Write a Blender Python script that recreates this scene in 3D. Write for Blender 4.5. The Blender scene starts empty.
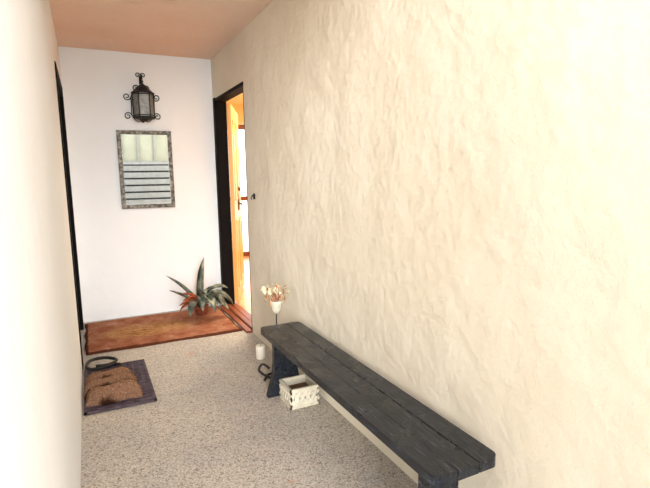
import bpy, bmesh, math, random
from mathutils import Vector, Matrix
random.seed(4)
S=bpy.context.scene
COL=S.collection
try:
    S.view_settings.view_transform='Standard'; S.view_settings.look='None'
except Exception as e: pass

# ---------------- camera ----------------
y,p,r=[math.radians(a) for a in (25.96,8.1745,-.9189)]
Fv=Vector((math.sin(y)*math.cos(p),math.cos(y)*math.cos(p),-math.sin(p)))
Rv=Vector((math.cos(y),-math.sin(y),0));Uv=Rv.cross(Fv)
R2=Rv*math.cos(r)+Uv*math.sin(r);U2=R2.cross(Fv)
cd=bpy.data.cameras.new('camera');cam=bpy.data.objects.new('camera',cd);COL.objects.link(cam)
cam.matrix_world=Matrix(((R2.x,U2.x,-Fv.x,0),(R2.y,U2.y,-Fv.y,0),(R2.z,U2.z,-Fv.z,1.3),(0,0,0,1)))
cd.sensor_width=36;cd.lens=36*485.8/650;cd.clip_start=0.02
S.camera=cam

# ---------------- materials ----------------
def srgb(c):
    return tuple(((v/255)/12.92 if v/255<=.04045 else ((v/255+.055)/1.055)**2.4) for v in c)+(1,)
class M:
    def __init__(s,name,rough=.6,metal=0,spec=.5):
        s.m=bpy.data.materials.new(name);s.m.use_nodes=True;s.n=s.m.node_tree.nodes;s.l=s.m.node_tree.links
        s.b=s.n['Principled BSDF'];s.b.inputs['Roughness'].default_value=rough;s.b.inputs['Metallic'].default_value=metal
        s.b.inputs['Specular IOR Level'].default_value=spec
        s.tc=s.n.new('ShaderNodeTexCoord')
    def map(s,scale=(1,1,1)):
        mp=s.n.new('ShaderNodeMapping');mp.inputs['Scale'].default_value=scale;s.l.new(s.tc.outputs['Object'],mp.inputs['Vector']);return mp.outputs[0]
    def noise(s,scale,detail=4,rough=.55,vec=None):
        t=s.n.new('ShaderNodeTexNoise');t.inputs['Scale'].default_value=scale;t.inputs['Detail'].default_value=detail;t.inputs['Roughness'].default_value=rough
        s.l.new(vec or s.tc.outputs['Object'],t.inputs['Vector']);return t.outputs['Fac']
    def ramp(s,fac,stops,interp='LINEAR'):
        t=s.n.new('ShaderNodeValToRGB');t.color_ramp.interpolation=interp
        e=t.color_ramp.elements
        while len(e)<len(stops): e.new(.5)
        for el,(pos,c) in zip(e,stops): el.position=pos;el.color=srgb(c)
        s.l.new(fac,t.inputs[0]);return t.outputs[0]
    def mix(s,a,b,fac,mode='MIX'):
        t=s.n.new('ShaderNodeMix');t.data_type='RGBA';t.blend_type=mode
        for sock,v in ((t.inputs[6],a),(t.inputs[7],b)):
            if hasattr(v,'links') or hasattr(v,'is_linked'): s.l.new(v,sock)
            else: sock.default_value=srgb(v)
        if isinstance(fac,(int,float)): t.inputs[0].default_value=fac
        else: s.l.new(fac,t.inputs[0])
        return t.outputs[2]
    def math(s,op,a,b=None):
        t=s.n.new('ShaderNodeMath');t.operation=op
        for i,v_ in enumerate((a,b)):
            if v_ is None: continue
            if isinstance(v_,(int,float)): t.inputs[i].default_value=v_
            else: s.l.new(v_,t.inputs[i])
        return t.outputs[0]
    def xyz(s):
        t=s.n.new('ShaderNodeSeparateXYZ');s.l.new(s.tc.outputs['Object'],t.inputs[0]);return t.outputs
    def color(s,o):
        if isinstance(o,tuple): s.b.inputs['Base Color'].default_value=srgb(o)
        else: s.l.new(o,s.b.inputs['Base Color'])
    def bump(s,h,strength=.3,dist=.01):
        t=s.n.new('ShaderNodeBump');t.inputs['Strength'].default_value=strength;t.inputs['Distance'].default_value=dist
        prev=s.b.inputs['Normal'].links
        if prev: s.l.new(prev[0].from_socket,t.inputs['Normal'])
        s.l.new(h,t.inputs['Height']);s.l.new(t.outputs[0],s.b.inputs['Normal'])

def simple(name,c,rough=.6,metal=0,var=0.12,scale=25,bump=.1,spec=.5):
    m=M(name,rough,metal,spec);n=m.noise(scale)
    d=tuple(int(v*(1-var)) for v in c);l=tuple(min(255,int(v*(1+var))) for v in c)
    m.color(m.ramp(n,[(.3,d),(.7,l)]));
    if bump: m.bump(m.noise(scale*6),bump,.003)
    return m.m
def plaster(name,c1,c2,bs=1.0):
    m=M(name,.92,0,.2)
    m.color(m.ramp(m.noise(1.3,3),[(.3,c1),(.7,c2)]))
    m.bump(m.noise(4.5,3),.45*bs,.045)
    m.bump(m.noise(18,3,.6),.14*bs,.009)
    m.bump(m.noise(140,4,.7),.5*bs,.005)
    return m.m
MAT={}
MAT['wr']=plaster('plaster_cream',(228,217,196),(239,231,213),1.0)
MAT['wb']=plaster('plaster_white',(232,236,239),(239,242,244),.4)
MAT['wl']=plaster('plaster_offwhite',(240,240,240),(244,244,244),.5)
MAT['ce']=plaster('plaster_terracotta',(236,204,182),(243,217,199),1.4)
MAT['int']=plaster('interior_plaster',(246,222,176),(250,232,190),.3)
# floor
m=M('pebble_aggregate',.6,0,.4)
v=m.n.new('ShaderNodeTexVoronoi');v.inputs['Scale'].default_value=165;m.l.new(m.tc.outputs['Object'],v.inputs['Vector'])
sep=m.n.new('ShaderNodeSeparateColor');m.l.new(v.outputs['Color'],sep.inputs[0])
c=m.ramp(sep.outputs[0],[(0,(124,114,106)),(.12,(168,160,152)),(.35,(190,184,176)),(.55,(199,193,184)),(.75,(207,200,190)),(.9,(220,217,211)),(1,(198,174,152))])
edge=m.ramp(v.outputs['Distance'],[(.4,(255,255,255)),(.85,(214,210,204))])
c=m.mix(c,edge,.7,'MULTIPLY')
big=m.ramp(m.noise(2.2,4),[(.3,(228,228,230)),(.7,(255,251,245))])
c=m.mix(c,big,1.0,'MULTIPLY')
stain=m.ramp(m.noise(4,5,.7),[(.62,(0,0,0)),(.67,(255,255,255))])
c=m.mix(c,(194,132,102),m.mix((0,0,0),(180,180,180),stain,'MIX'),'MIX')
m.color(c);m.bump(v.outputs['Distance'],.12,-.001);MAT['fl']=m.m
MAT['gr']=simple('outdoor_paving',(222,202,180),.9,0,.08,4)
MAT['black']=simple('black_painted_wood',(8,7,9),.7,0,.25,14,.1,.12)
MAT['iron']=simple('wrought_iron',(28,26,26),.6,.2,.3,40,.3,.4)
# bench
m=M('black_stained_wood',.5,0,.35)
g=m.noise(14,6,.65,m.map((9,.7,4)));
c=m.ramp(g,[(.25,(11,13,17)),(.48,(21,25,32)),(.60,(38,44,53)),(.72,(98,103,110))])
m.color(c);m.bump(g,.4,.004);m.l.new(m.ramp(m.noise(9),[(.3,(110,110,110)),(.7,(170,170,170))]),m.b.inputs['Roughness']);MAT['bench']=m.m
# golden door
m=M('varnished_golden_wood',.3,0,.5)
g=m.noise(5,5,.6,m.map((6,6,.5)))
m.color(m.ramp(g,[(.3,(228,160,76)),(.7,(246,190,110))]));MAT['gold']=m.m
m=M('red_brown_wood',.35,0,.5)
g=m.noise(6,5,.6,m.map((8,.8,3)))
m.color(m.ramp(g,[(.3,(104,46,26)),(.7,(150,78,44))]));MAT['sill']=m.m
MAT['wood_floor']=simple('interior_tile',(224,170,120),.25,0,.08,8,0)
MAT['metal']=simple('brushed_metal',(90,80,70),.4,.8,.1,60)
# glass & mirror
m=M('mirror_glass',.015,1);m.color((226,232,236));MAT['mirror']=m.m
m=M('hammered_pewter',.45,.6)
vv=m.n.new('ShaderNodeTexVoronoi');vv.inputs['Scale'].default_value=34;m.l.new(m.tc.outputs['Object'],vv.inputs['Vector'])
m.color(m.ramp(vv.outputs['Distance'],[(.0,(134,128,116)),(.4,(98,92,82)),(.8,(54,48,40))]));m.bump(vv.outputs['Distance'],.6,.006);MAT['pewter']=m.m
m=M('seeded_glass',.35,0,.6);m.b.inputs['Transmission Weight'].default_value=.3
m.color(m.ramp(m.noise(30),[(.3,(100,102,98)),(.7,(156,158,150))]));m.bump(m.noise(60),.5,.003);MAT['lglass']=m.m
m=M('window_glass',.02,0,.5);m.b.inputs['Transmission Weight'].default_value=1;m.color((240,246,250));MAT['glass']=m.m
# rug
m=M('coir_rug',.98,0,.1)
fine=m.noise(220,4,.75);pat=m.noise(6,8,.75)
base=m.ramp(pat,[(.32,(140,82,60)),(.45,(182,114,84)),(.56,(200,138,106)),(.68,(218,178,148))])
mp=m.n.new('ShaderNodeMapping');mp.inputs['Location'].default_value=(.28,.12,0);mp.inputs['Scale'].default_value=(2.4,4.6,1);m.l.new(m.tc.outputs['Object'],mp.inputs['Vector'])
gr=m.n.new('ShaderNodeTexGradient');gr.gradient_type='SPHERICAL';m.l.new(mp.outputs[0],gr.inputs['Vector'])
w=m.n.new('ShaderNodeTexWave');w.wave_type='RINGS';w.inputs['Scale'].default_value=7;w.inputs['Distortion'].default_value=7;w.inputs['Detail'].default_value=2;w.inputs['Detail Scale'].default_value=2.5;m.l.new(m.tc.outputs['Object'],w.inputs['Vector'])
wm=m.ramp(w.outputs['Fac'],[(.5,(0,0,0)),(.62,(255,255,255))])
gm=m.ramp(gr.outputs['Fac'],[(.0,(0,0,0)),(.25,(225,225,225))])
fac=m.mix(wm,gm,1.0,'MULTIPLY')
c=m.mix(base,(216,172,100),fac)
X=m.xyz()
wob=m.math('MULTIPLY',m.noise(40,3),.03)
bx=m.math('GREATER_THAN',m.math('ADD',m.math('ABSOLUTE',X[0]),wob),.590);by=m.math('GREATER_THAN',m.math('ADD',m.math('ABSOLUTE',X[1]),wob),.418)
c=m.mix(c,(110,62,44),m.math('MAXIMUM',bx,by))
c=m.mix(c,m.ramp(fine,[(.3,(160,160,160)),(.7,(255,255,255))]),.9,'MULTIPLY')
m.color(c);m.bump(fine,.9,.008);MAT['rug']=m.m
MAT['rubber']=simple('grey_rubber',(84,72,80),.85,0,.2,20,.3,.2)
# brown coir with darker grooves between the rolls
m=M('brown_coir',.98,0,.1);f=m.noise(150,4,.75,m.map((1,.35,1)))
X=m.xyz()
ph=m.math('ADD',m.math('MULTIPLY',X[1],8.33*math.pi),math.pi*1.5)
band=m.math('ABSOLUTE',m.math('SINE',m.math('ADD',ph,m.math('MULTIPLY',m.noise(14,2),.8))))
c=m.mix(m.ramp(f,[(.3,(96,68,54)),(.55,(152,114,90)),(.75,(204,170,138))]),m.ramp(band,[(.12,(96,84,78)),(.5,(255,255,255))]),1.0,'MULTIPLY')
m.color(c);m.bump(f,1,.01);MAT['coir']=m.m
MAT['cream']=simple('cream_glazed_ceramic',(202,195,176),.6,0,.06,20)
MAT['wax']=simple('white_wax',(230,224,210),.5,0,.03,20,0)
MAT['wick']=simple('charred_wick',(40,34,30),.9)
MAT['terra']=simple('terracotta_clay',(140,70,44),.85,0,.12,25,.2)
MAT['soil']=simple('potting_soil',(92,66,48),.95,0,.3,50,.6)
m=M('agave_leaf',.5,0,.35)
m.color(m.ramp(m.noise(14,4,.6,m.map((1,1,.5))),[(.3,(34,42,38)),(.46,(80,88,78)),(.58,(136,140,118)),(.75,(190,184,156))]));MAT['leaf']=m.m
MAT['dryleaf']=simple('dried_leaf',(172,82,42),.8,0,.25,14)
MAT['petal']=simple('cream_petal',(234,222,190),.8,0,.08,40)
MAT['orange']=simple('dried_brown_petal',(168,116,66),.7,0,.25,30)
MAT['white']=simple('standin_screen_grey',(146,146,142),.6,0,.06,12)
MAT['pale']=simple('pale_olive_panel',(166,164,142),.8,0,.05,3)
MAT['slatback']=simple('slat_gap_dark',(40,38,36),.8,0,.1,12)

# ---------------- mesh helpers ----------------
def mesh_obj(name,bm,mat,parent=None,smooth=False,**props):
    me=bpy.data.meshes.new(name)
    bmesh.ops.recalc_face_normals(bm,faces=bm.faces)
    bm.to_mesh(me);bm.free()
    for mt in (mat if isinstance(mat,(list,tuple)) else [mat]): me.materials.append(MAT[mt])
    if smooth:
        for f in me.polygons: f.use_smooth=True
    o=bpy.data.objects.new(name,me);COL.objects.link(o)
    if parent: o.parent=parent
    for k,v in props.items(): o[k]=v
    return o
def addbox(bm,lo,hi,bev=0,mi=0,rot=None):
    r=bmesh.ops.create_cube(bm,size=1);vs=r['verts']
    c=[(a+b)/2 for a,b in zip(lo,hi)];s=[b-a for a,b in zip(lo,hi)]
    for v in vs: v.co=Vector((v.co.x*s[0],v.co.y*s[1],v.co.z*s[2]))
    if bev:
        es=list({e for v in vs for e in v.link_edges})
        rr=bmesh.ops.bevel(bm,geom=es,offset=bev,segments=2,affect='EDGES',clamp_overlap=True)
        vs=[v for v in rr['verts']]
        vs=list({v for f in rr['faces'] for v in f.verts}|set(v for v in vs if v.is_valid))
    for v in vs:
        if rot: v.co=rot@v.co
        v.co+=Vector(c)
    for f in {f for v in vs for f in v.link_faces}: f.material_index=mi
    return vs
def box(name,lo,hi,mat,bev=0,parent=None,**props):
    bm=bmesh.new();addbox(bm,lo,hi,bev);return mesh_obj(name,bm,mat,parent,**props)
def lathe(bm,prof,segs=24,center=(0,0,0),mi=0):
    rings=[]
    for (rr,z) in prof:
        if rr<1e-6: rings.append([bm.verts.new((center[0],center[1],center[2]+z))])
        else: rings.append([bm.verts.new((center[0]+rr*math.cos(2*math.pi*i/segs),center[1]+rr*math.sin(2*math.pi*i/segs),center[2]+z)) for i in range(segs)])
    for a,b in zip(rings,rings[1:]):
        for i in range(segs):
            j=(i+1)%segs
            if len(a)==1 and len(b)==1: continue
            if len(a)==1: f=bm.faces.new((a[0],b[i],b[j]))
            elif len(b)==1: f=bm.faces.new((a[i],a[j],b[0]))
            else: f=bm.faces.new((a[i],a[j],b[j],b[i]))
            f.material_index=mi
def tube(bm,pts,rad,segs=8,mi=0,closed=False):
    pts=[Vector(q) for q in pts];n=len(pts);rings=[]
    prevn=None
    for i,q in enumerate(pts):
        a=pts[(i-1)%n] if closed else pts[max(i-1,0)];b=pts[(i+1)%n] if closed else pts[min(i+1,n-1)]
        t=(b-a).normalized()
        if prevn is None:
            nrm=t.orthogonal().normalized()
        else:
            nrm=(prevn-t*prevn.dot(t));nrm=nrm.normalized() if nrm.length>1e-6 else t.orthogonal().normalized()
        prevn=nrm;bn=t.cross(nrm)
        rr=rad(i/(n-1)) if callable(rad) else rad
        rings.append([bm.verts.new(q+(nrm*math.cos(2*math.pi*k/segs)+bn*math.sin(2*math.pi*k/segs))*rr) for k in range(segs)])
    for a,b in zip(rings,rings[1:]):
        for k in range(segs):
            f=bm.faces.new((a[k],a[(k+1)%segs],b[(k+1)%segs],b[k]));f.material_index=mi
    bm.faces.new(rings[0]).material_index=mi;bm.faces.new(list(reversed(rings[-1]))).material_index=mi
def smoothpts(pts,n=8):
    P=[Vector(q) for q in pts];out=[]
    for i in range(len(P)-1):
        p0=P[max(i-1,0)];p1=P[i];p2=P[i+1];p3=P[min(i+2,len(P)-1)]
        for k in range(n):
            t=k/n
            out.append(.5*((2*p1)+(p2-p0)*t+(2*p0-5*p1+4*p2-p3)*t*t+(3*p1-3*p2+p3-p0)*t**3))
    out.append(P[-1]);return out
def extrude_poly(bm,pts,vec,mi=0):
    a=[bm.verts.new(q) for q in pts];b=[bm.verts.new(Vector(q)+Vector(vec)) for q in pts]
    n=len(a)
    fs=[bm.faces.new(a),bm.faces.new(list(reversed(b)))]
    for i in range(n): fs.append(bm.faces.new((a[i],b[i],b[(i+1)%n],a[(i+1)%n])))
    for f in fs: f.material_index=mi
def empty(name,loc,label,cat,**props):
    o=bpy.data.objects.new(name,None);o.empty_display_size=.05;o.location=loc;COL.objects.link(o)
    o['label']=label;o['category']=cat
    for k,v in props.items(): o[k]=v
    return o
ST=dict(kind='structure')

# ---------------- room shell ----------------
L=-.117;W=1.16;D=4.803;H=2.396;T=2.01;YA=3.79;YB=4.72;TW=.10
YE=-.1   # mouth of the passage
box('floor',(L-.1,YE-.3,-.1),(W+.02,D,0),'fl',**ST)
box('ceiling',(L-.1,.9,H),(W+TW,D+.1,H+.12),'ce',**ST)
box('wall_back',(L-.1,D,0),(W+TW-.01,D+.1,H),'wb',**ST)
bm=bmesh.new()
LA,LB,LT=3.62,4.62,2.0
addbox(bm,(L-.1,YE,0),(L,LA,H));addbox(bm,(L-.1,LB,0),(L,D,H));addbox(bm,(L-.1,LA,LT),(L,LB,H))
mesh_obj('wall_left',bm,'wl',**ST)
bm=bmesh.new()
addbox(bm,(W,YE,0),(W+TW,YA,H));addbox(bm,(W,YB,0),(W+TW,D,H));addbox(bm,(W,YA,T),(W+TW,YB,H))
mesh_obj('wall_right',bm,'wr',**ST)
# left door
bm=bmesh.new()
addbox(bm,(L-.02,LA-.03,0),(L+.008,LA+.05,LT+.03),.003);addbox(bm,(L-.02,LB-.05,0),(L+.008,LB+.03,LT+.03),.003);addbox(bm,(L-.02,LA+.05,LT-.05),(L+.008,LB-.05,LT+.03),.003)
mesh_obj('trim_1',bm,'black',**ST)
box('door_1',(L-.07,LA+.0,0),(L-.022,LB,LT),'black',**ST)
# right door frame
bm=bmesh.new()
addbox(bm,(W-.012,YB-.03,0),(W+TW+.002,YB+.03,T+.02),.003)
addbox(bm,(W+.0,YA-.0,0),(W+TW+.002,YA+.02,T-.012),.003)
addbox(bm,(W-.006,YA-.005,T-.014),(W+TW+.002,YB-.03,T+.014),.003)
mesh_obj('trim_2',bm,'black',**ST)
# threshold
bm=bmesh.new()
addbox(bm,(W-.05,YA,0),(W+.0,YB-.03,.018),.003);addbox(bm,(W+.004,YA+.025,0),(W+.055,YB-.03,.03),.004);addbox(bm,(W+.06,YA+.025,0),(W+.13,YB-.03,.022),.004)
mesh_obj('trim_3',bm,'sill',**ST)
# open golden door leaf
e=bpy.data.objects.new('door_2',None);COL.objects.link(e);e['kind']='structure'
e.location=(W+TW+.015,YB+.02,0);ang=math.atan2(.937,.35);e.rotation_euler=(0,0,ang)
bm=bmesh.new();w_=.86;t_=.04
addbox(bm,(0,-t_,.03),(w_,0,T-.02),.003)
for z0,z1 in ((.15,.85),(1.05,1.85)):
    for x0,x1 in ((.12,.4),(.47,.77)):
        for lo,hi in (((x0,z0),(x1,z0+.02)),((x0,z1-.02),(x1,z1)),((x0,z0),(x0+.02,z1)),((x1-.02,z0),(x1,z1))):
            addbox(bm,(lo[0],-t_-.008,lo[1]),(hi[0],-t_+.001,hi[1]))
mesh_obj('door_panel',bm,'gold',e)
bm=bmesh.new();addbox(bm,(.42,-t_-.014,.93),(.46,-t_-.001,1.1),.003)
tube(bm,[(.44,-t_-.01,1.0),(.44,-t_-.05,1.0)],.008);tube(bm,[(.44,-t_-.045,1.0),(.34,-t_-.045,.995)],.008)
tube(bm,[(.44,-t_-.005,1.16),(.44,-t_-.03,1.16)],.022,16)
mesh_obj('door_handle',bm,'metal',e,True)
# inner room
X1=4.2;Y0=2.8;Y1=7.6
box('floor_inner',(W+TW,Y0,-.1),(X1,Y1,0),'wood_floor',**ST)
box('ceiling_inner',(W+TW+.001,Y0,H),(X1,Y1,H+.1),'int',**ST)
box('wall_inner_east',(X1,Y0,0),(X1+.1,Y1,H),'int',**ST)
box('wall_inner_south',(W+TW,Y0-.1,0),(X1,Y0,H),'int',**ST)
box('wall_inner_west',(W+TW-.09,D+.101,0),(W+TW-.001,Y1,H),'int',**ST)
bm=bmesh.new();GA,GB=1.95,3.6
addbox(bm,(W+TW,Y1,0),(GA,Y1+.1,H));addbox(bm,(GB,Y1,0),(X1,Y1+.1,H));addbox(bm,(GA,Y1,2.1),(GB,Y1+.1,H))
mesh_obj('wall_inner_north',bm,'int',**ST)
win=bpy.data.objects.new('window_1',None);win.location=(GA,Y1,0);COL.objects.link(win);win['kind']='structure'
bm=bmesh.new()
for x0 in (0,.53,1.06): 
    addbox(bm,(x0,-.02,0),(x0+.06,.05,2.1),.004);addbox(bm,(x0+.48,-.02,0),(x0+.53,.05,2.1),.004)
    for z in (0,.9,2.02): addbox(bm,(x0+.06,-.015,z),(x0+.48,.045,z+.07),.003)
mesh_obj('window_frame',bm,'sill',win)
bm=bmesh.new();addbox(bm,(.02,.01,.03),(1.62,.016,2.08));mesh_obj('window_pane',bm,'glass',win)
# outdoors
box('ground_outdoor',(-6,-9,-.14),(8,YE-.3,-.04),'gr',**ST)
box('ground_outdoor_garden',(-2,Y1+.1,-.14),(8,14,-.04),'gr',**ST)

# made-up louvered screen outside, stands in for what the mirror reflects
e=empty('standin_screen',(.95,-1.3,0),'made-up grey louvered screen with a pale olive upper panel, outside, for the mirror to reflect','louvered screen')
bm=bmesh.new()
for x in (-.66,.61): addbox(bm,(x,-.03,-.04),(x+.05,.03,2.5),.004)
for z in (-.04,1.56,2.44): addbox(bm,(-.61,-.03,z),(.61,.03,z+.06),.004)
for x in (-.32,.0,.3): addbox(bm,(x,-.02,1.62),(x+.03,.02,2.44),.003)
mesh_obj('standin_frame',bm,'white',e)
bm=bmesh.new()
for k in range(11):
    addbox(bm,(-.61,.0,.03+k*.14),(.61,.02,.136+k*.14),0,0,Matrix.Rotation(math.radians(-16),3,'X'))
mesh_obj('standin_slats',bm,'white',e)
bm=bmesh.new();addbox(bm,(-.62,-.045,-.04),(.62,-.032,1.6));mesh_obj('gap_dark_sheet',bm,'slatback',e)  # dark sheet added behind the slats so their gaps look dark
bm=bmesh.new();addbox(bm,(-.62,-.045,1.6),(.62,-.032,2.49));mesh_obj('standin_panel',bm,'pale',e)  # added panel that tints the upper half of the reflection

# ---------------- rug ----------------
def cloth(name,x0,x1,y0,y1,z,th,mat,nx=60,ny=40,wav=.006,**props):
    cx,cy=(x0+x1)/2,(y0+y1)/2
    bm=bmesh.new();g=[];gb=[]
    for j in range(ny+1):
        row=[];rb=[]
        for i in range(nx+1):
            u,v=i/nx,j/ny
            X=x0+(x1-x0)*u-cx;Y=y0+(y1-y0)*v-cy
            ed=min(u,1-u,v,1-v)
            X+=wav*math.sin(v*17+1)*(1 if u in(0,1) else .2);Y+=wav*math.sin(u*14)*(1 if v in(0,1) else .2)
            Z=th*(1 if ed>.015 else .55)+.002*random.random()+.002*math.sin(u*9+v*5)
            row.append(bm.verts.new((X,Y,Z)));rb.append(bm.verts.new((X,Y,0)) if ed==0 else None)
        g.append(row);gb.append(rb)
    for j in range(ny):
        for i in range(nx): bm.faces.new((g[j][i],g[j][i+1],g[j+1][i+1],g[j+1][i]))
    for j in (0,ny):
        for i in range(nx): bm.faces.new((g[j][i],g[j][i+1],gb[j][i+1],gb[j][i]))
    for i in (0,nx):
        for j in range(ny): bm.faces.new((g[j][i],g[j+1][i],gb[j+1][i],gb[j][i]))
    o=mesh_obj(name,bm,mat,None,True,**props);o.location=(cx,cy,z);return o
cloth('door_rug',L+.02,1.095,3.87,4.72,.001,.014,'rug',label='wide rust-orange coir rug with faded golden scroll pattern',category='rug')

# ---------------- rubber mat with grid ----------------
mx0,mx1,my0,my1=L+.012,.28,2.85,3.56
bm=bmesh.new();cx,cy=(mx0+mx1)/2,(my0+my1)/2;w2,h2=(mx1-mx0)/2,(my1-my0)/2
addbox(bm,(-w2,-h2,0),(w2,h2,.006),.002)
addbox(bm,(-w2,-h2,.004),(-w2+.018,h2,.014),.002);addbox(bm,(w2-.018,-h2,.004),(w2,h2,.014),.002)
addbox(bm,(-w2,-h2,.004),(w2,-h2+.018,.014),.002);addbox(bm,(-w2,h2-.018,.004),(w2,h2,.014),.002)
n=9
for i in range(1,n): x=-w2+2*w2*i/n; addbox(bm,(x-.004,-h2+.01,.004),(x+.004,h2-.01,.012))
n=16
for i in range(1,n): yy=-h2+2*h2*i/n; addbox(bm,(-w2+.01,yy-.004,.004),(w2-.01,yy+.004,.0121))
o=mesh_obj('door_mat',bm,'rubber',label='dark grey-purple rubber doormat with a raised grid',category='doormat');o.location=(cx,cy,.001)

# ---------------- brown boot scraper on the mat ----------------
e=empty('boot_brush',(.05,3.10,.0155),'shaggy ridged brown coir boot brush with a curled iron handle','boot brush')
bm=bmesh.new();nx,ny=44,56
def hh(u,v):
    s=(max(0,1-abs(2*u-1)**5)*max(0,1-abs(2*v-1)**6))**.5
    band=abs(math.sin(v*math.pi*3+.35*math.sin(u*5)))**.55
    return .008+.085*s*(.3+.7*band)
top=[];bot=[]
for j in range(ny+1):
    a=[];b=[]
    for i in range(nx+1):
        u,v=i/nx,j/ny
        X=(u-.5)*.30*(1-.10*v)+ .012*math.sin(v*12)+random.uniform(-.004,.004);Y=(v-.5)*.36+.012*math.sin(u*9+1)+random.uniform(-.003,.003)
        a.append(bm.verts.new((X,Y,hh(u,v)+random.uniform(-.004,.004))))
        b.append(bm.verts.new((X,Y,0)) if (i in(0,nx) or j in(0,ny)) else None)
    top.append(a);bot.append(b)
for j in range(ny):
    for i in range(nx): bm.faces.new((top[j][i],top[j][i+1],top[j+1][i+1],top[j+1][i]))
for j in (0,ny):
    for i in range(nx): bm.faces.new((top[j][i],top[j][i+1],bot[j][i+1],bot[j][i]))
for i in (0,nx):
    for j in range(ny): bm.faces.new((top[j][i],top[j+1][i],bot[j+1][i],bot[j][i]))
mesh_obj('bristle_block',bm,'coir',e,True)
bm=bmesh.new()
tube(bm,smoothpts([(.04,.13,.06),(.07,.2,.075),(.04,.28,.06),(-.03,.26,.06),(-.1,.28,.05),(-.138,.38,.04),(-.11,.52,.03),(-.02,.56,.02),(.05,.48,.02),(.0,.38,.03),(-.08,.36,.04)],8),.011,8)
mesh_obj('handle',bm,'iron',e,True,label='curled black iron handle')

# ---------------- bench ----------------
BX0,BX1,BY0,BY1,BZ=.858,1.113,1.045,2.67,.41
e=empty('bench',((BX0+BX1)/2,(BY0+BY1)/2,0),'long low black-stained wooden plank bench against the plaster wall','bench')
bw=(BX1-BX0)/2;bl=(BY1-BY0)/2
bm=bmesh.new();th=.035
npk=3;gap=.004;pw=(2*bw-(npk-1)*gap)/npk
for k in range(npk):
    x0=-bw+k*(pw+gap);x1=x0+pw
    def corner(cx,cy,r,a0,a1): return [(cx+r*math.cos(math.radians(a0+(a1-a0)*i/6)),cy+r*math.sin(math.radians(a0+(a1-a0)*i/6))) for i in range(7)]
    r=.03;pts=[]
    pts+= corner(x0+r,-bl+r,r,180,270) if k==0 else [(x0,-bl)]
    pts+= corner(x1-r,-bl+r,r,270,360) if k==npk-1 else [(x1,-bl)]
    pts+= corner(x1-r,bl-r,r,0,90) if k==npk-1 else [(x1,bl)]
    pts+= corner(x0+r,bl-r,r,90,180) if k==0 else [(x0,bl)]
    extrude_poly(bm,[(a,b,BZ-th-.001*(k%2)) for a,b in pts],(0,0,th))
bmesh.ops.bevel(bm,geom=[ed for ed in bm.edges if len(ed.link_faces)==2 and ed.calc_face_angle(0)>1.2],offset=.0028,segments=2,affect='EDGES')
mesh_obj('seat',bm,'bench',e)
bm=bmesh.new()
for sx in (-1,1):
    x=sx*(bw-.055);addbox(bm,(x-.012,-bl+.1,BZ-th-.035),(x+.012,bl-.1,BZ-th-.0005),.003)
mesh_obj('apron_rail',bm,'bench',e)
for yy in (-bl+.14,bl-.07):
    bm=bmesh.new()
    hw=bw-.012;hz=BZ-th-.002
    prof=[(-hw,0),(-hw+.085,0),(-hw+.095,.03),(-.035,.10),(0,.115),(.035,.10),(hw-.095,.03),(hw-.085,0),(hw,0),(hw-.012,.05),(hw-.035,.12),(hw-.045,.2),(hw-.045,.27),(hw-.045,hz),(-hw+.045,hz),(-hw+.045,.27),(-hw+.045,.2),(-hw+.035,.12),(-hw+.012,.05)]
    extrude_poly(bm,[(a,yy-.018,b) for a,b in prof],(0,.036,0))
    mesh_obj('leg',bm,'bench',e)

# ---------------- planter box ----------------
e=empty('planter_box',(1.02,2.47,0),'small cream ceramic planter box with embossed lattice sides','planter')
bm=bmesh.new();a=.085;hz=.115;t=.012
addbox(bm,(-a,-a,0),(a,a,.012),.003)
for s in (-1,1):
    addbox(bm,(s*(a-t/2)-t/2,-a,.0),(s*(a-t/2)+t/2,a,hz),.003)
    addbox(bm,(-a,s*(a-t/2)-t/2,.0),(a,s*(a-t/2)+t/2,hz),.003)
for z in (0,hz-.014):
    for s in (-1,1):
        addbox(bm,(s*a-.006,-a-.006,z),(s*a+.006,a+.006,z+.014),.003);addbox(bm,(-a-.006,s*a-.006,z),(a+.006,s*a+.006,z+.014),.003)
for s in (-1,1):
    for k in range(5):
        c0=-a+a*2*(k+.5)/5
        for sg in (-1,1):
            R3=Matrix.Rotation(sg*math.radians(62),3,'Y');addbox(bm,(c0-.033,s*a-.005,hz/2-.004),(c0+.033,s*a+.005,hz/2+.004),0,0,R3)
            R3=Matrix.Rotation(sg*math.radians(62),3,'X');addbox(bm,(s*a-.005,c0-.033,hz/2-.004),(s*a+.005,c0+.033,hz/2+.004),0,0,R3)
mesh_obj('planter_body',bm,'cream',e)
bm=bmesh.new();addbox(bm,(-a+t+.001,-a+t+.001,.0125),(a-t-.001,a-t-.001,.07));mesh_obj('soil',bm,'soil',e)

# ---------------- candle ----------------
e=empty('candle',(1.035,3.21,0),'short white pillar candle on the pebble floor','candle')
bm=bmesh.new();lathe(bm,[(0,0),(.032,0),(.034,.004),(.034,.09),(.031,.096),(.024,.092),(0,.089)],28);mesh_obj('wax',bm,'wax',e,True)
bm=bmesh.new();tube(bm,smoothpts([(0,0,.088),(.001,0,.1),(.004,0,.108)],4),.0015,6);mesh_obj('wick',bm,'wick',e,True)

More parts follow.
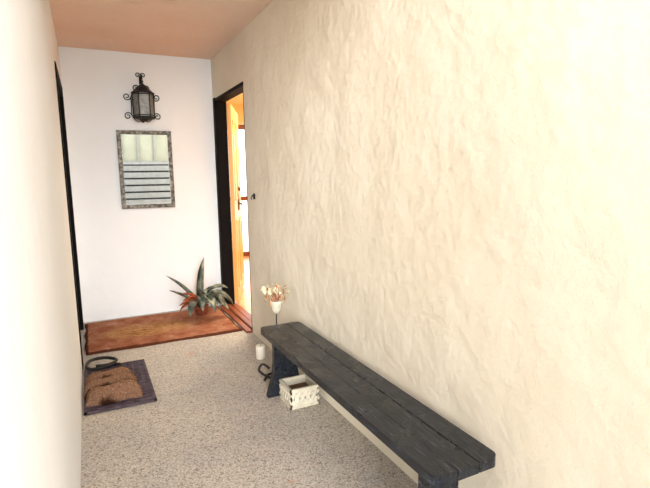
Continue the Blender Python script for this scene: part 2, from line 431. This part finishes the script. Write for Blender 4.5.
# ---------------- flower stand ----------------
e=empty('flower_ornament',(1.03,2.84,0),'dark iron stem stand holding dried cream and brown flowers','flower ornament')
bm=bmesh.new()
tube(bm,smoothpts([(-.1,-.02,.008),(-.05,.05,.008),(.02,.06,.008),(.07,.01,.008),(.03,-.05,.008),(-.04,-.04,.01),(-.09,0,.03),(-.12,.03,.06),(-.09,.04,.09),(-.05,.02,.06)],6),.008,7)
tube(bm,smoothpts([(0,-.04,.008),(.01,-.01,.1),(0,0,.25),(0,0,.4),(.0,0,.455)],6),.004,7)
mesh_obj('stand',bm,'iron',e,True)
bm=bmesh.new();lathe(bm,[(0,.43),(.02,.43),(.03,.45),(.036,.49),(.04,.51),(.036,.512),(.03,.5),(0,.49)],18)
mesh_obj('holder_cup',bm,'cream',e,True)
bm=bmesh.new()
for q in (((.0,.0,.48),(-.02,.01,.54),(-.06,0,.60)),((.01,0,.48),(.02,0,.53),(.05,0,.56)),((0,0,.48),(0,0,.55),(.005,0,.61))):
    tube(bm,smoothpts(q,6),.003,6)
mesh_obj('stem',bm,'dryleaf',e,True)
def petal(bm,o,d,ln,wd,up=Vector((0,0,1)),curl=.3):
    o=Vector(o);d=Vector(d).normalized();s=d.cross(up);s=s.normalized() if s.length>.01 else Vector((1,0,0));nn=s.cross(d)
    n=6;prev=None
    for i in range(n+1):
        t=i/n;ww=wd*math.sin(math.pi*min(.97,(t*.85+.1)))
        c=o+d*ln*t+nn*(-curl*ln*t*t)
        row=[bm.verts.new(c-s*ww+nn*ww*.3),bm.verts.new(c),bm.verts.new(c+s*ww+nn*ww*.3)]
        if prev:
            for k in range(2): bm.faces.new((prev[k],prev[k+1],row[k+1],row[k]))
        prev=row
bm=bmesh.new();bo=bmesh.new()
for k in range(54):
    a=random.uniform(0,6.28);cx_=random.choice((-.075,-.03,.0,.035,.065));cz_={-.075:.60,-.03:.585,0:.605,.035:.565,.065:.55}[cx_]+random.uniform(-.012,.012)
    petal(bm,(cx_,random.uniform(-.012,.012),cz_),(math.cos(a),random.uniform(-.8,.3),math.sin(a)),random.uniform(.022,.04),.011,curl=.6)
for k in range(46):
    a=random.uniform(0,6.28);petal(bo,(random.uniform(-.07,.07),random.uniform(-.01,.02),random.uniform(.50,.60)),(math.cos(a),random.uniform(-.5,.6),math.sin(a)),.034,.006)
mesh_obj('blossom',bm,'petal',e,True);mesh_obj('dried_leaves',bo,'orange',e,True)

# ---------------- potted agave ----------------
e=empty('potted_agave',(.885,4.50,.0185),'spiky grey-green potted agave with dried orange leaves on the rug','plant')
bm=bmesh.new();lathe(bm,[(0,0),(.05,0),(.062,.06),(.07,.062),(.072,.08),(.064,.08),(.06,.07),(0,.07)],28);mesh_obj('pot',bm,'terra',e,True)
bm=bmesh.new();lathe(bm,[(0,.0705),(.058,.0705),(.04,.082),(0,.088)],20);mesh_obj('soil',bm,'soil',e,True)
def blade(bm,az,length,elev,droop,wid,base=.08):
    d=Vector((math.cos(az),math.sin(az),0));s=Vector((-math.sin(az),math.cos(az),0))
    n=14;pos=Vector((0,0,base))+d*.012;an=math.radians(elev);prev=None
    for i in range(n+1):
        t=i/n
        w_=wid*(.62+.9*t-1.5*t*t) if t<.5 else wid*(.695*(1-((t-.5)/.5)**2.2))
        w_=max(w_,.0008)
        tan=d*math.cos(an)+Vector((0,0,1))*math.sin(an);nn=s.cross(tan);nn=-nn if nn.z<0 else nn
        row=[bm.verts.new(pos-s*w_+nn*w_*.45),bm.verts.new(pos-nn*w_*.12),bm.verts.new(pos+s*w_+nn*w_*.45),bm.verts.new(pos-nn*(w_*.35+.002))]
        if prev:
            for k in range(4): bm.faces.new((prev[k],prev[(k+1)%4],row[(k+1)%4],row[k]))
        else: bm.faces.new(row)
        prev=row;pos=pos+tan*length/n;an-=math.radians(droop)/n
        if pos.z<.005: pos.z=.005
    bm.faces.new(list(reversed(prev)))
bm=bmesh.new()
A=math.radians
for az,ln,el,dr,wd in ((188,.44,62,30,.05),(200,.36,46,25,.045),(262,.38,74,150,.06),(300,.42,74,150,.06),(332,.40,68,150,.058),(10,.27,72,140,.05),(238,.34,62,150,.055),(280,.42,66,140,.062),(315,.40,84,110,.06),(300,.47,88,12,.06),(330,.36,78,140,.055),(270,.36,84,110,.05),(312,.34,44,100,.055),(290,.38,78,150,.055)):
    blade(bm,A(az),ln,el,dr,wd)
mesh_obj('agave_leaves',bm,'leaf',e,True)
bm=bmesh.new()
for az,ln,el,dr,wd in ((215,.24,50,60,.036),(195,.22,35,90,.036),(230,.26,66,80,.036),(178,.2,40,80,.03),(208,.28,74,90,.034)):
    blade(bm,A(az),ln,el,dr,wd,.09)
mesh_obj('dried_leaves',bm,'dryleaf',e,True)

# ---------------- mirror ----------------
e=empty('wall_mirror',(.515,D-.022,1.367),'rectangular wall mirror in a hammered pewter tile frame','mirror')
e.rotation_euler=(0,0,math.radians(-1.8))
w2,h2,fw=.235,.352,.030
bm=bmesh.new()
for lo,hi in (((-w2,h2-fw),(w2,h2)),((-w2,-h2),(w2,-h2+fw)),((-w2,-h2+fw),(-w2+fw,h2-fw)),((w2-fw,-h2+fw),(w2,h2-fw))):
    addbox(bm,(lo[0],-.014,lo[1]),(hi[0],.012,hi[1]),.004)
for lo,hi in (((-w2+fw,h2-fw-.006),(w2-fw,h2-fw)),((-w2+fw,-h2+fw),(w2-fw,-h2+fw+.006)),((-w2+fw,-h2+fw),(-w2+fw+.006,h2-fw)),((w2-fw-.006,-h2+fw),(w2-fw,h2-fw))):
    addbox(bm,(lo[0],-.018,lo[1]),(hi[0],.0,hi[1]))
mesh_obj('mirror_frame',bm,'pewter',e)
bm=bmesh.new();addbox(bm,(-w2+fw-.005,-.004,-h2+fw-.005),(w2-fw+.005,.006,h2-fw+.005));mesh_obj('mirror_glass',bm,'mirror',e)

# ---------------- lantern ----------------
lx,lz=.515,1.93
e=empty('wall_lantern',(lx,D,lz),'black wrought iron wall lantern with scrollwork and seeded glass','lantern')
def spiral(cx,cz,r0,r1,a0,turns,n=26,yy=0.0):
    return [(cx+(r0+(r1-r0)*i/n)*math.cos(a0+turns*2*math.pi*i/n),yy,cz+(r0+(r1-r0)*i/n)*math.sin(a0+turns*2*math.pi*i/n)) for i in range(n+1)]
bm=bmesh.new()
addbox(bm,(-.012,-.012,-.14),(.012,-.001,.27),.003)
for s in (-1,1):
    tube(bm,spiral(s*.045,.16,.03,.008,math.pi if s>0 else 0,s*-1.3,yy=-.01),.0045,6)
    for cz,sg in ((.085,1),(-.085,-1)):
        tube(bm,spiral(s*.125,cz,.034,.008,math.pi if s>0 else 0,s*sg*1.4,yy=-.012),.0045,6)
    tube(bm,smoothpts([(s*.0,-.01,-.12),(s*.05,-.012,-.13),(s*.09,-.012,-.08),(s*.091,-.012,.0),(s*.091,-.012,.085)],6),.004,6)
    tube(bm,smoothpts([(s*.091,-.012,.08),(s*.07,-.012,.12),(s*.03,-.012,.13),(0,-.01,.16)],6),.004,6)
    tube(bm,spiral(s*.022,.275,.022,.005,math.pi if s>0 else 0,s*-1.2,yy=-.01),.004,6)
tube(bm,smoothpts([(0,-.008,.23),(0,-.05,.265),(0,-.1,.255),(0,-.12,.22)],6),.006,8)
tube(bm,[(0,-.008,.05),(0,-.06,.05)],.005,8)
mesh_obj('bracket',bm,'iron',e,True)
bm=bmesh.new();cy_=-.12
lathe(bm,[(0,.215),(.008,.212),(.012,.2),(.006,.19),(.02,.175),(.035,.165),(.085,.115),(.098,.108),(.098,.1),(.09,.098),(.0,.1)],6,(0,cy_,0))
lathe(bm,[(0,-.135),(.03,-.135),(.05,-.125),(.09,-.118),(.094,-.105),(.09,-.1),(0,-.1)],6,(0,cy_,0))
for k in range(6):
    a=k*math.pi/3;x,yy=.090*math.cos(a),cy_+.090*math.sin(a);x2,y2=.087*math.cos(a),cy_+.087*math.sin(a)
    tube(bm,[(x,yy,.1),(x2,y2,-.1)],.0055,6)
    for z,rr in ((.09,.0895),(-.09,.0875)):
        a2=a+math.pi/3
        tube(bm,[(rr*math.cos(a),cy_+rr*math.sin(a),z),(rr*math.cos(a2),cy_+rr*math.sin(a2),z)],.0045,6)
mesh_obj('lantern_cage',bm,'iron',e)
bm=bmesh.new();lathe(bm,[(.083,-.099),(.086,.099)],6,(0,cy_,0));mesh_obj('lantern_glass',bm,'lglass',e)

# small metal hook on the wall
bm=bmesh.new();addbox(bm,(-.011,-.016,-.022),(.0005,.016,.022),.003);tube(bm,[(-.01,0,.006),(-.022,0,.006)],.006,10);tube(bm,smoothpts([(-.02,0,.004),(-.03,0,-.01),(-.024,0,-.024)],5),.003,6)
o=mesh_obj('wall_hook',bm,'iron',label='small dark metal hook on the plaster wall',category='hook');o.location=(W,3.6,1.14)

# ---------------- lights ----------------
w=bpy.data.worlds.new('world');S.world=w;w.use_nodes=True
bg=w.node_tree.nodes['Background'];bg.inputs[0].default_value=(.97,.98,1,1);bg.inputs[1].default_value=3.8
def sun(name,d,energy,angle,col):
    l=bpy.data.lights.new(name,'SUN');l.energy=energy;l.angle=math.radians(angle);l.color=col
    o=bpy.data.objects.new(name,l);COL.objects.link(o);o.rotation_euler=Vector(d).to_track_quat('-Z','Y').to_euler()
sun('soft_sun',(.09,1,-.19),13.5,40,(1,.99,.97))
l=bpy.data.lights.new('inner_lamp','AREA');l.size=1.2;l.energy=110;l.color=(1,.9,.7)
o=bpy.data.objects.new('inner_lamp',l);COL.objects.link(o);o.location=(2.3,5.2,2.3)
